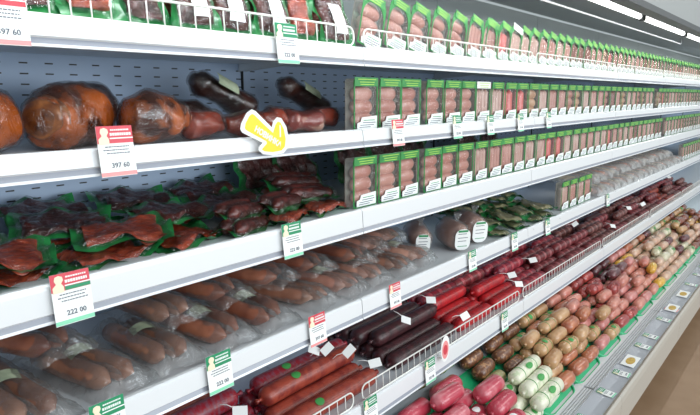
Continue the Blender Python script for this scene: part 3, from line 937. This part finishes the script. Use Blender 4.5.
# paper tags tied to salami ends
def make_ptag():
    t = thing('paper_tag', '', 'tag')
    MB().box(-0.021, 0.021, -0.0006, 0.0006, -0.014, 0.014).build('card', M_paper, t)
    MB().tube([(-0.022, 0, 0.012), (-0.035, 0.004, 0.02), (-0.055, 0.003, 0.022)], 0.0011, 5).build('string', M_paper, t, True)
    return t


pt = Stock(make_ptag())
for i, (px, py, Y, rx, ry, rz, wh) in enumerate([
        (314, 350, 1.36, 0.9, -0.5, 0.3, 'behind the brick-red salamis, left one'), (327, 349, 1.36, 0.1, 1.3, 0.7, 'behind the brick-red salamis, right one'), (349, 351, 1.36, 0.0, 1.5, 0.5, 'standing on edge left of the blackish stack'),
        (406, 320, 1.30, 0.7, -0.4, 0.3, 'on the blackish salamis, left one'), (431, 300, 1.36, 0.3, 0.1, 0.2, 'at the back above the blackish salamis'), (375, 363, 1.13, 0.6, 0.5, 0.3, 'at the front left end of the blackish salamis'),
        (465, 316, 1.12, 0.2, 0.7, 0.8, 'just behind the wire fence, right of the blackish stack'), (512, 275, 1.28, 0.7, 0.5, 0.3, 'upper of two on the bright red salamis'), (519, 284, 1.12, 0.6, 0.1, 0.3, 'lower of two on the bright red salamis'),
        (533, 260, 1.26, 0.7, 0.5, 0.2, 'between the bright red and maroon stacks'), (575, 224, 1.38, 0.3, 1.1, 0.3, 'upright on the maroon salamis'), (613, 226, 1.16, 0.7, 0.0, 0.3, 'white one near the fence on maroon salamis'),
        (643, 204, 1.25, 0.2, 0.9, 0.4, 'far along the maroon salamis'), (240, 411, 1.16, 0.8, 0.1, 0.3, 'at the photo\'s bottom beside crimson salamis'), (629, 208, 1.3, 0.6, 0.2, 0.3, 'far along, left of an upright one'), (669, 177, 1.3, 0.6, 0.4, 0.2, 'farthest, near the right edge')]):
    p = atz(px, py, S5 + (0.105 if Y < 1.2 else 0.145))
    pt.put(p, (-0.55 - rx * 0.3, (0.3 - ry) * 0.6, -0.75 + rz * 0.6), f'paper tag on salami, {wh}', 'paper tags tied to salamis')

# ------------------------------------------------------------------ chubs on the lower deck
CC = {
    'raspberry pink': mat('raspberry_casing', rgb(184, 62, 80), 0.3, rgb(204, 118, 126), 14, coat=0.6, lo=0.5, hi=0.7),
    'pale green': mat('pale_green_casing', rgb(222, 221, 198), 0.35, rgb(196, 206, 170), 40, coat=0.4, lo=0.52, hi=0.62),
    'olive beige': mat('olive_beige_casing', rgb(170, 160, 112), 0.35, rgb(140, 140, 92), 30, coat=0.4),
    'dark netted brown': mat('netted_casing', rgb(104, 64, 42), 0.35, rgb(176, 128, 86), 60, coat=0.4, lo=0.52, hi=0.68),
    'golden tan': mat('golden_tan_casing', rgb(196, 156, 112), 0.3, rgb(174, 128, 88), 20, coat=0.6),
    'copper': mat('copper_casing', rgb(190, 118, 82), 0.28, rgb(160, 88, 62), 20, coat=0.6),
    'salmon pink': mat('salmon_casing', rgb(206, 138, 120), 0.3, rgb(188, 112, 98), 16, coat=0.6),
    'rosy pink': mat('rosy_casing', rgb(204, 136, 128), 0.3, rgb(184, 106, 102), 16, coat=0.6),
    'brick red': mat('brickred_casing', rgb(176, 72, 64), 0.3, rgb(150, 54, 52), 16, coat=0.6),
    'dark plum': mat('plum_casing', rgb(104, 48, 52), 0.28, rgb(76, 34, 42), 16, coat=0.6),
    'yellow': mat('yellow_casing', rgb(222, 180, 62), 0.28, rgb(206, 150, 50), 16, coat=0.6),
    'pale beige': mat('pale_beige_casing', rgb(210, 176, 150), 0.28, rgb(190, 146, 122), 16, coat=0.6),
    'ivory': mat('ivory_casing', rgb(218, 208, 184), 0.28, rgb(190, 184, 150), 24, coat=0.5),
    'chestnut': mat('chestnut_casing', rgb(138, 76, 54), 0.28, rgb(108, 54, 42), 16, coat=0.6),
}
CH = {}


def make_chub(colour, L, R, print_, seed):
    t = thing('sausage_chub', '', 'sausage')
    m = CC[colour]
    prof = [(-L / 2, R * 0.22)]
    for a in (20, 40, 60, 80):
        prof.append((-L / 2 + R * 0.8 * (1 - math.cos(math.radians(a))), R * max(0.25, math.sin(math.radians(a)))))
    prof += [(-L * 0.15, R * 1.02), (L * 0.15, R * 1.02)]
    for a in (80, 60, 40, 20):
        prof.append((L / 2 - R * 0.8 * (1 - math.cos(math.radians(a))), R * max(0.25, math.sin(math.radians(a)))))
    prof.append((L / 2, R * 0.22))
    sv = Vector((seed, seed * 2, 0))
    MB().lathe(prof, 16, lambda p, r: noise.noise(p * 20 + sv) * R * 0.06).build('casing', m, t, True)
    for s in (-1, 1):
        MB().lathe([(-0.001, R * 0.24), (0.004, R * 0.12), (0.010, R * 0.28)], 8, M=Matrix.Translation((s * L / 2, 0, 0)) @ Matrix.Scale(s, 4, (1, 0, 0))).build('tied_end', m, t, True)
    if print_:
        pm = {'g': M_logo, 'w': M_paper, 'd': mat('dark_print', rgb(130, 60, 60), 0.4)}[print_]
        def lf(u, v):
            th = -0.35 + 0.42 * u * math.sin(2 * PI * v)
            return Vector((0.085 * L * 1.3 * u * math.cos(2 * PI * v), math.sin(th) * (R * 1.055 + 0.001), math.cos(th) * (R * 1.055 + 0.001)))
        MB().grid(4, 16, lf).build('logo_patch', pm, t, True)
        for xx in (-L * 0.24, L * 0.24):
            MB().lathe([(xx - 0.001, R * 1.0), (xx - 0.0008, R * 1.06), (xx + 0.0008, R * 1.06), (xx + 0.001, R * 1.0)], 16).build('printed_band', pm if print_ != 'w' else m, t, True)
    return t


def chub(colour, L, R, print_, loc, rot, label):
    key = (colour, round(L, 3), R, print_)
    if key not in CH:
        CH[key] = Stock(make_chub(colour, L, R, print_, len(CH) + 1))
    o = CH[key].put(loc, rot, label, 'sausage chubs heaped on the lower deck')
    k = random.uniform(0.92, 1.06)
    o.scale = (random.uniform(0.9, 1.0), k, k)
    return o


# green trays
def make_green_tray(wd):
    t = thing('green_tray', '', 'tray')
    a = wd / 2; r = 0.065; o = []
    for cx, t0 in ((-a + r, PI), (a - r, 1.5 * PI)):
        for k in range(7):
            th = t0 + PI / 2 * k / 6
            o.append((cx + r * math.cos(th), r + r * math.sin(th)))
    pts = [(-a, 0.36)] + o + [(a, 0.36)]
    n = len(pts)
    mb = MB()
    for z0, z1, sc in ((0, 0.006, 1.0),):
        mb.add([(p[0], p[1], 0) for p in pts] + [(p[0], p[1], 0.006) for p in pts], [tuple(range(n))[::-1], tuple(range(n, 2 * n))] + [(i, (i + 1) % n, (i + 1) % n + n, i + n) for i in range(n)])
    mb.build('base', M_greenT, t)
    rim = MB()
    rim.tube([(p[0] * 0.965, p[1] + 0.006, 0.009) for p in pts], 0.006, 8)
    rim.build('rim', M_greenT, t, True)
    return t


gt = Stock(make_green_tray(0.345))
tx0 = 2.545 - 0.36 * 3
trays_x = [tx0 + 0.18 + 0.36 * k for k in range(14)]
# the first tray carries the pink heap
for k, x in enumerate(trays_x):
    y, z = deck_pt(-0.012, 0.0025)
    lab = f'green plastic tray under the sausage chubs, {ORD[k]} tray from the left' if k < 20 else 'green plastic tray at the distant right end of the deck'
    gt.put((x, y, z), (SL, 0, 0), lab, 'green trays on the lower deck')


def pick(x, row):
    """casing colour by position along and up the deck"""
    r = random.random()
    if x < 1.98:
        return 'raspberry pink'
    if x < 2.33:
        return 'pale green' if row < 3 else ('olive beige' if row < 4 and x < 2.15 else 'dark netted brown')
    if x < 2.90:
        if row < 1:
            return 'copper' if r < 0.6 else 'golden tan'
        if row > 4:
            return 'dark netted brown' if x < 2.5 else 'golden tan'
        return 'golden tan' if r < 0.7 else 'copper'
    if x < 3.30:
        return 'rosy pink' if row < 3 and r < 0.6 else ('salmon pink' if r < 0.55 else ('copper' if row > 2 else 'golden tan'))
    if x < 3.62:
        return ('brick red' if r < 0.55 else 'salmon pink') if row < 4 else ('dark plum' if row > 5 else 'brick red')
    if x < 3.98:
        return ('rosy pink' if r < 0.6 else 'salmon pink') if row < 4 else 'dark plum'
    if x < 4.30:
        return 'yellow' if r < 0.45 and row < 5 else ('salmon pink' if row < 4 else 'rosy pink')
    if x < 4.95:
        return 'pale beige' if r < 0.6 else ('ivory' if row < 4 else 'copper')
    if x < 5.5:
        return 'ivory' if r < 0.45 else ('pale beige' if r < .8 else 'dark plum')
    if x < 6.0:
        return 'pale beige' if r < 0.4 else ('golden tan' if r < .7 else 'chestnut')
    return 'yellow' if r < 0.15 else ('rosy pink' if r < 0.4 else ('golden tan' if r < .65 else 'chestnut'))


R0 = 0.0305
rowsN = 8
pr = {'raspberry pink': None, 'pale green': 'g', 'golden tan': 'g', 'rosy pink': None, 'brick red': 'd', 'ivory': 'g'}
ci = 0
for k, tx in enumerate(trays_x):
    for half in (-1, 1):
        ci += 1
        x = tx + half * 0.0845
        if x > 6.7:
            continue
        for row in range(rowsN):
            if x > 5.9 and row < 2 and False:
                continue
            u = 0.056 + row * 0.0625
            if x < 1.95:
                continue
            c = pick(x, row)
            y, z = deck_pt(u, 0.0095 + R0 * 1.03)
            if z + R0 > 0.556:
                continue
            p_ = pr.get(c) if (row + ci) % 2 == 0 else None
            if x < 9.0:
                lab = f'{c} chub resting on the trays, {ORD[row]} row up, {ORD[ci - 3]} column'
            else:
                lab = f'distant {c} chub resting on the trays at the right end'
            chub(c, 0.150, R0, p_, (x + random.uniform(-.006, .006), y, z), (random.uniform(-.6, .6), 0, random.uniform(-.07, .07)), lab)
        # second layer in the grooves
        for row in range(rowsN - 1):
            if x < 2.36 or (row < 1) or random.random() > 0.72:
                continue
            u = 0.056 + (row + 0.5) * 0.0625
            c = pick(x, row + 1)
            y, z = deck_pt(u, 0.0095 + R0 * 1.03 + 0.0548)
            if z + R0 > 0.556:
                continue
            if x < 9.0:
                lab = f'{c} chub lying on top of others, {ORD[row]} groove up, {ORD[ci - 3]} column'
            else:
                lab = f'distant {c} chub lying on top of others at the right end'
            chub(c, 0.150, R0, None if (row + ci) % 2 else pr.get(c), (x + random.uniform(-.01, .01), y, z), (random.uniform(-.6, .6), random.uniform(-.05, .05), random.uniform(-.14, .14)), lab)
# long pale green chubs in front
for i, (u, n) in enumerate(((0.067, 0.0), (0.130, 0.0), (0.193, 0.0))):
    y, z = deck_pt(u, 0.0095 + R0 * 1.03 + 0.0548)
    chub('pale green', 0.26, 0.031, 'g', (2.20 + 0.01 * i, y, z), (0.3, 0, 0.0), f'long pale green chub on top of the heap, {["lowest", "middle", "highest"][i]} of three')
# pink heap at the left
spots = [(1.60, 0), (1.60, 1), (1.60, 2), (1.60, 3), (1.60, 4), (1.82, 0), (1.82, 1), (1.82, 2), (1.82, 3), (1.82, 4), (1.37, 0), (1.37, 1), (1.37, 2), (1.37, 3)]
for x, row in spots:
    y, z = deck_pt(0.046 + row * 0.071, 0.0095 + 0.0355)
    chub('raspberry pink', 0.175, 0.034, 'w' if row == 2 else None, (x + random.uniform(-.01, .01), y, z), (random.uniform(-.3, .3), 0, random.uniform(-.03, .03)),
         f'raspberry pink chub in the bottom layer of the pink heap, {ORD[row]} row up, {["left", "middle", "right"][[1.37, 1.60, 1.82].index(x)]} column')
for i, (x, row, dx) in enumerate([(1.62, 0, 0), (1.70, 1, 0), (1.66, 2, 0), (1.72, 3, 0), (1.87, 0, 0), (1.93, 2, 0), (1.92, 1, 0)]):
    y, z = deck_pt(0.046 + (row + 0.5) * 0.071, 0.0095 + 0.0355 + 0.060)
    chub('raspberry pink', 0.175, 0.034, 'w' if i in (1, 4) else None, (x, y, z), (random.uniform(-.3, .3), 0, random.uniform(-.05, .05)),
         f'raspberry pink chub on top of the pink heap, {ORD[row]} groove up, {"left" if i < 4 else "right"} side')
for i, (x, row) in enumerate([(1.93, 5), (1.96, 6), (1.80, 6), (1.78, 5)]):
    y, z = deck_pt(0.060 + row * 0.0715, 0.0095 + 0.032)
    chub('olive beige', 0.150, R0, 'g', (x, y, z), (0.2, 0, 0.05), f'olive beige chub behind the pink heap, {["lower right", "upper right", "upper left", "lower left"][i]} one')

# ------------------------------------------------------------------ price tags
def text_mesh(s, size, m, parent, M, name='printed_price', align='CENTER', extrude=0.0003):
    c = bpy.data.curves.new(name, 'FONT')
    c.body = s; c.size = size; c.align_x = align; c.extrude = extrude; c.offset = 0.0007 if name == 'lettering' else 0.0002; c.resolution_u = 2
    o = bpy.data.objects.new(name, c); COL.objects.link(o)
    dg = bpy.context.evaluated_depsgraph_get()
    me = bpy.data.meshes.new_from_object(o.evaluated_get(dg))
    COL.objects.unlink(o); bpy.data.objects.remove(o)
    me.materials.clear(); me.materials.append(m)
    me.transform(M)
    q = bpy.data.objects.new(name, me); COL.objects.link(q); q.parent = parent
    return q


def make_tag(hc, price, footer, bandc=None):
    """upright card, foot at the origin, facing -y; 70 mm x 98 mm"""
    t = thing('price_tag', '', 'price tag')
    w, h = 0.071, 0.094
    MB().box(-w / 2, w / 2, 0, 0.001, 0, h).build('card', M_paper, t)
    hd = MB().box(-w / 2, w / 2, -0.0006, 0, 0.062, h).build('header', hc, t)
    # pale cook figure: hat, head, shoulders
    MB().prism_xz([(-0.033, 0.060), (-0.013, 0.060), (-0.013, 0.070), (-0.017, 0.076), (-0.013, 0.082), (-0.014, 0.088), (-0.020, 0.091), (-0.027, 0.089), (-0.029, 0.082), (-0.026, 0.076), (-0.033, 0.070)], -0.0014, -0.0006).build('cook_figure', M_cream, hd)
    tx = MB()
    for a, b, z, q in ((-0.008, 0.031, 0.0865, 0.0014), (-0.010, 0.032, 0.0785, 0.0026)):
        x = a
        while x < b - 0.003:
            l = random.uniform(0.0022, 0.0042)
            tx.box(x, min(x + l, b), -0.0012, -0.0006, z - q, z + q); x += l + 0.0012
    tx.box(-0.011, w / 2, -0.0012, -0.0006, 0.0700, 0.0722)
    tx.build('header_lettering', M_paper, hd)
    if bandc:
        MB().box(-0.011, w / 2, -0.0011, -0.0006, 0.0625, 0.0694).build('header_band', bandc, hd)
    pt_ = MB()
    for a, b, z in ((-0.022, 0.026, 0.0555), (-0.026, 0.024, 0.0495), (-0.020, 0.028, 0.0435)):
        x = a
        while x < b - 0.002:
            l = random.uniform(0.0025, 0.006)
            pt_.box(x, min(x + l, b), -0.0004, 0, z - 0.0010, z + 0.0010); x += l + 0.0013
    pt_.build('description_text', M_ink, t)
    text_mesh(price, 0.013, M_ink, t, Matrix.Translation((0.004, -0.0004, 0.0165)) @ Matrix.Rotation(PI / 2, 4, 'X'))
    MB().box(-w / 2, w / 2, -0.0005, 0, 0.001, 0.0085).build('footer_band', footer, t)
    return t


gtg = 'price tags clipped to the shelf rails'
red1 = Stock(make_tag(M_red, '397 60', M_pinkband)); grn1 = Stock(make_tag(M_greenTag, '222 00', M_mint)); mix1 = Stock(make_tag(M_red, '222 00', M_mint, M_greenTag))


def put_tag(st, px, shelf, label, up=0.0, tilt=-7, roll=0.0, sc=1.0):
    p = at(px, 95, FRONT - 0.02)
    # find x where the pixel column crosses the rail
    zz = BOTZ[shelf] - 0.004
    # solve for the point of the rail seen in that pixel column
    lo, hi = 0.0, 12.0
    for _ in range(50):
        mid = (lo + hi) / 2
        v = Vector((mid, FRONT - 0.02, zz - H))
        if v.dot(RT) / v.dot(FW) * FPX + CX < px:
            lo = mid
        else:
            hi = mid
    o = st.put((lo, FRONT - 0.0215, zz + up), (math.radians(tilt), roll, 0), label, gtg)
    o.scale = (sc, sc, sc)
    return o


put_tag(red1, 8, 0, 'red price tag on the top shelf rail at the left edge', up=0.002)
put_tag(grn1, 289, 0, 'green price tag over the top wire fence', up=-0.002)
put_tag(red1, 120, 1, 'red-headed price tag below the tapering ham', up=0.002)
put_tag(red1, 399, 1, 'small red price tag under the second upright tray', up=-0.002, sc=0.86)
put_tag(grn1, 458, 1, 'green price tag on the second shelf rail, nearest the red one', sc=0.86)
put_tag(grn1, 491, 1, 'green price tag on the second shelf rail, second right of the red one', sc=0.8)
put_tag(grn1, 521, 1, 'green price tag on the second shelf rail, third right of the red one', sc=0.8)
put_tag(grn1, 549, 1, 'green price tag on the second shelf rail, farthest right', sc=0.8)
put_tag(mix1, 76, 2, 'red and green price tag on the third shelf at the left')
put_tag(grn1, 294, 2, 'green price tag on the third shelf beside narrow sausage packs', sc=0.95)
put_tag(grn1, 112, 3, 'green price tag at the photo\'s bottom left on the fourth shelf', up=-0.004)
put_tag(grn1, 222, 3, 'green price tag in front of the grey-brown sausage bags', up=0.0, sc=0.98)
put_tag(red1, 319, 3, 'red price tag in front of the bags, left of the shelf joint', up=0.0, sc=0.92)
put_tag(red1, 396, 3, 'red price tag on the fourth shelf, right of the shelf joint', up=0.0, sc=0.86)
put_tag(grn1, 473, 3, 'green price tag below the labelled ham pieces', up=0.0, sc=0.86)
put_tag(grn1, 515, 3, 'green price tag in front of the green poultry packs, left one', up=0.0, sc=0.86)
put_tag(grn1, 548, 3, 'green price tag in front of the green poultry packs, right one', up=0.0, sc=0.82)
put_tag(grn1, 608, 3, 'green price tag right of the four upright trays on the fourth shelf', up=0.0, sc=0.8)
put_tag(grn1, 372, 4, 'green price tag on the salami shelf at the first fence gap', up=0.006, sc=0.95)
put_tag(grn1, 431, 4, 'green price tag on the salami fence beside the oval sign', up=0.006, sc=0.95)
put_tag(grn1, 505, 4, 'green price tag on the salami fence below the bright red salamis', up=0.006, sc=0.9)
# cards lying on the ticket rail of the deck
for i, (px, py, red) in enumerate([(565, 412, 0), (604, 392, 0), (621, 373, 0), (642, 346, 0), (650, 336, 0), (661.7, 319, 0), (665, 308, 1), (689, 284, 0), (693.6, 274, 0), (697, 266, 0)]):
    p = atz(px, py, 0.302)
    p.y = 0.605
    o = (red1 if red else grn1).put((p.x, 0.605, 0.3005), (math.radians(-88), 0, math.radians(random.uniform(-4, 4))), f'price card lying on the lower deck rail, {ORD[i]} from the photo\'s bottom', 'price cards on the lower deck rail')
    o.scale = (0.78, 0.78, 0.78)
# wide cards with yellow pictures
M_gold = mat('gold_print', rgb(206, 176, 84), 0.45, rgb(180, 140, 60), 60)


def make_wide():
    t = thing('picture_card', '', 'price card')
    MB().box(-0.07, 0.07, 0, 0.001, 0, 0.062).build('card', M_paper, t)
    o = [(0.046 * math.cos(k * PI / 10), 0.031 + 0.020 * math.sin(k * PI / 10)) for k in range(20)]
    MB().prism_xz(o, -0.0006, 0).build('picture', M_gold, t)
    return t


wc = Stock(make_wide())
for i, (px, py, l) in enumerate(((630, 361, 'nearest the viewer'), (662, 306, 'second one, farther along'), (677, 293, 'third one'))):
    p = atz(px, py, 0.302)
    wc.put((p.x, 0.612, 0.3025), (math.radians(-87), 0, 0), f'white card with golden picture on the deck rail, {l}', 'picture cards on the deck rail')

# yellow arrow sign
def zp(u, v, Y=FRONT - 0.025):
    return at(230 + u / 6.91, 100 + v / 6.91, Y)


def arrow_pts(P, Y):
    return [(zp(u, v, Y).x, zp(u, v, Y).z) for u, v in P]


outer = [(150, 65), (175, 75), (232, 132), (290, 190), (300, 150), (325, 118), (355, 125), (390, 185), (405, 260), (400, 330), (370, 368), (300, 382), (230, 375), (200, 350), (200, 330), (225, 295), (155, 260), (85, 225), (72, 200), (80, 160), (115, 90)]
inner = [(152, 96), (168, 104), (232, 168), (297, 228), (314, 172), (330, 148), (348, 156), (370, 200), (384, 270), (378, 322), (355, 348), (295, 360), (238, 354), (220, 342), (236, 322), (256, 300), (250, 284), (180, 246), (112, 208), (102, 195), (108, 160), (134, 110)]
c0 = zp(240, 240)
ar = thing('arrow_sign', 'yellow arrow sign with white border and lettering on the second shelf rail', 'sign', (c0.x, FRONT - 0.025, c0.z))
A = [(a - c0.x, b - c0.z) for a, b in arrow_pts(outer, FRONT - 0.025)]
B = [(a - c0.x, b - c0.z) for a, b in arrow_pts(inner, FRONT - 0.025)]
MB().prism_xz(A, 0, 0.0015).build('border_card', M_paper, ar)
MB().prism_xz(B, -0.0006, 0).build('yellow_face', M_yellow, ar)
t0 = zp(150, 190); t1 = zp(385, 345)
dx, dz = t1.x - t0.x, t1.z - t0.z
ang = math.atan2(dz, dx)
mid = t0 * 0.56 + t1 * 0.44
M = Matrix.Translation((mid.x - c0.x, -0.0006, mid.z - c0.z - 0.004)) @ Matrix.Rotation(-ang, 4, 'Y') @ Matrix.Rotation(PI / 2, 4, 'X')
text_mesh('НОВИНКА', 0.0185, M_paper, ar, M, 'lettering', extrude=0.0006)
e0 = zp(345, 215)
M = Matrix.Translation((e0.x - c0.x, -0.0006, e0.z - c0.z)) @ Matrix.Rotation(-ang, 4, 'Y') @ Matrix.Rotation(PI / 2, 4, 'X')
MB().box(-0.002, 0.002, -0.0012, -0.0006, -0.014, 0.014, M=Matrix.Translation((e0.x - c0.x, 0, e0.z - c0.z))).build('arrow_mark', M_paper, ar)

# oval wobbler on the salami fence
p = at(443, 348, FRONT - 0.02)
ov = thing('oval_sign', 'white and red oval hanging sign standing out from the salami fence', 'sign', (p.x, FRONT - 0.03, p.z), (0, 0, math.radians(-10)))
MB().prism_xz([(0.024 * math.cos(k * PI / 12), 0.052 * math.sin(k * PI / 12)) for k in range(24)], 0, 0.0012).build('card', M_paper, ov)
MB().prism_xz([(0.018 * math.cos(k * PI / 12), 0.036 * math.sin(k * PI / 12) - 0.004) for k in range(24)], -0.0006, 0).build('red_face', M_pinkband, ov)
MB().prism_xz([(0.012 * math.cos(k * PI / 6), 0.020 * math.sin(k * PI / 6) - 0.004) for k in range(12)], -0.0010, -0.0006).build('red_mark', M_red, ov)
MB().box(-0.003, 0.003, 0.0012, 0.028, -0.046, -0.040).build('clip', M_paper, ov)
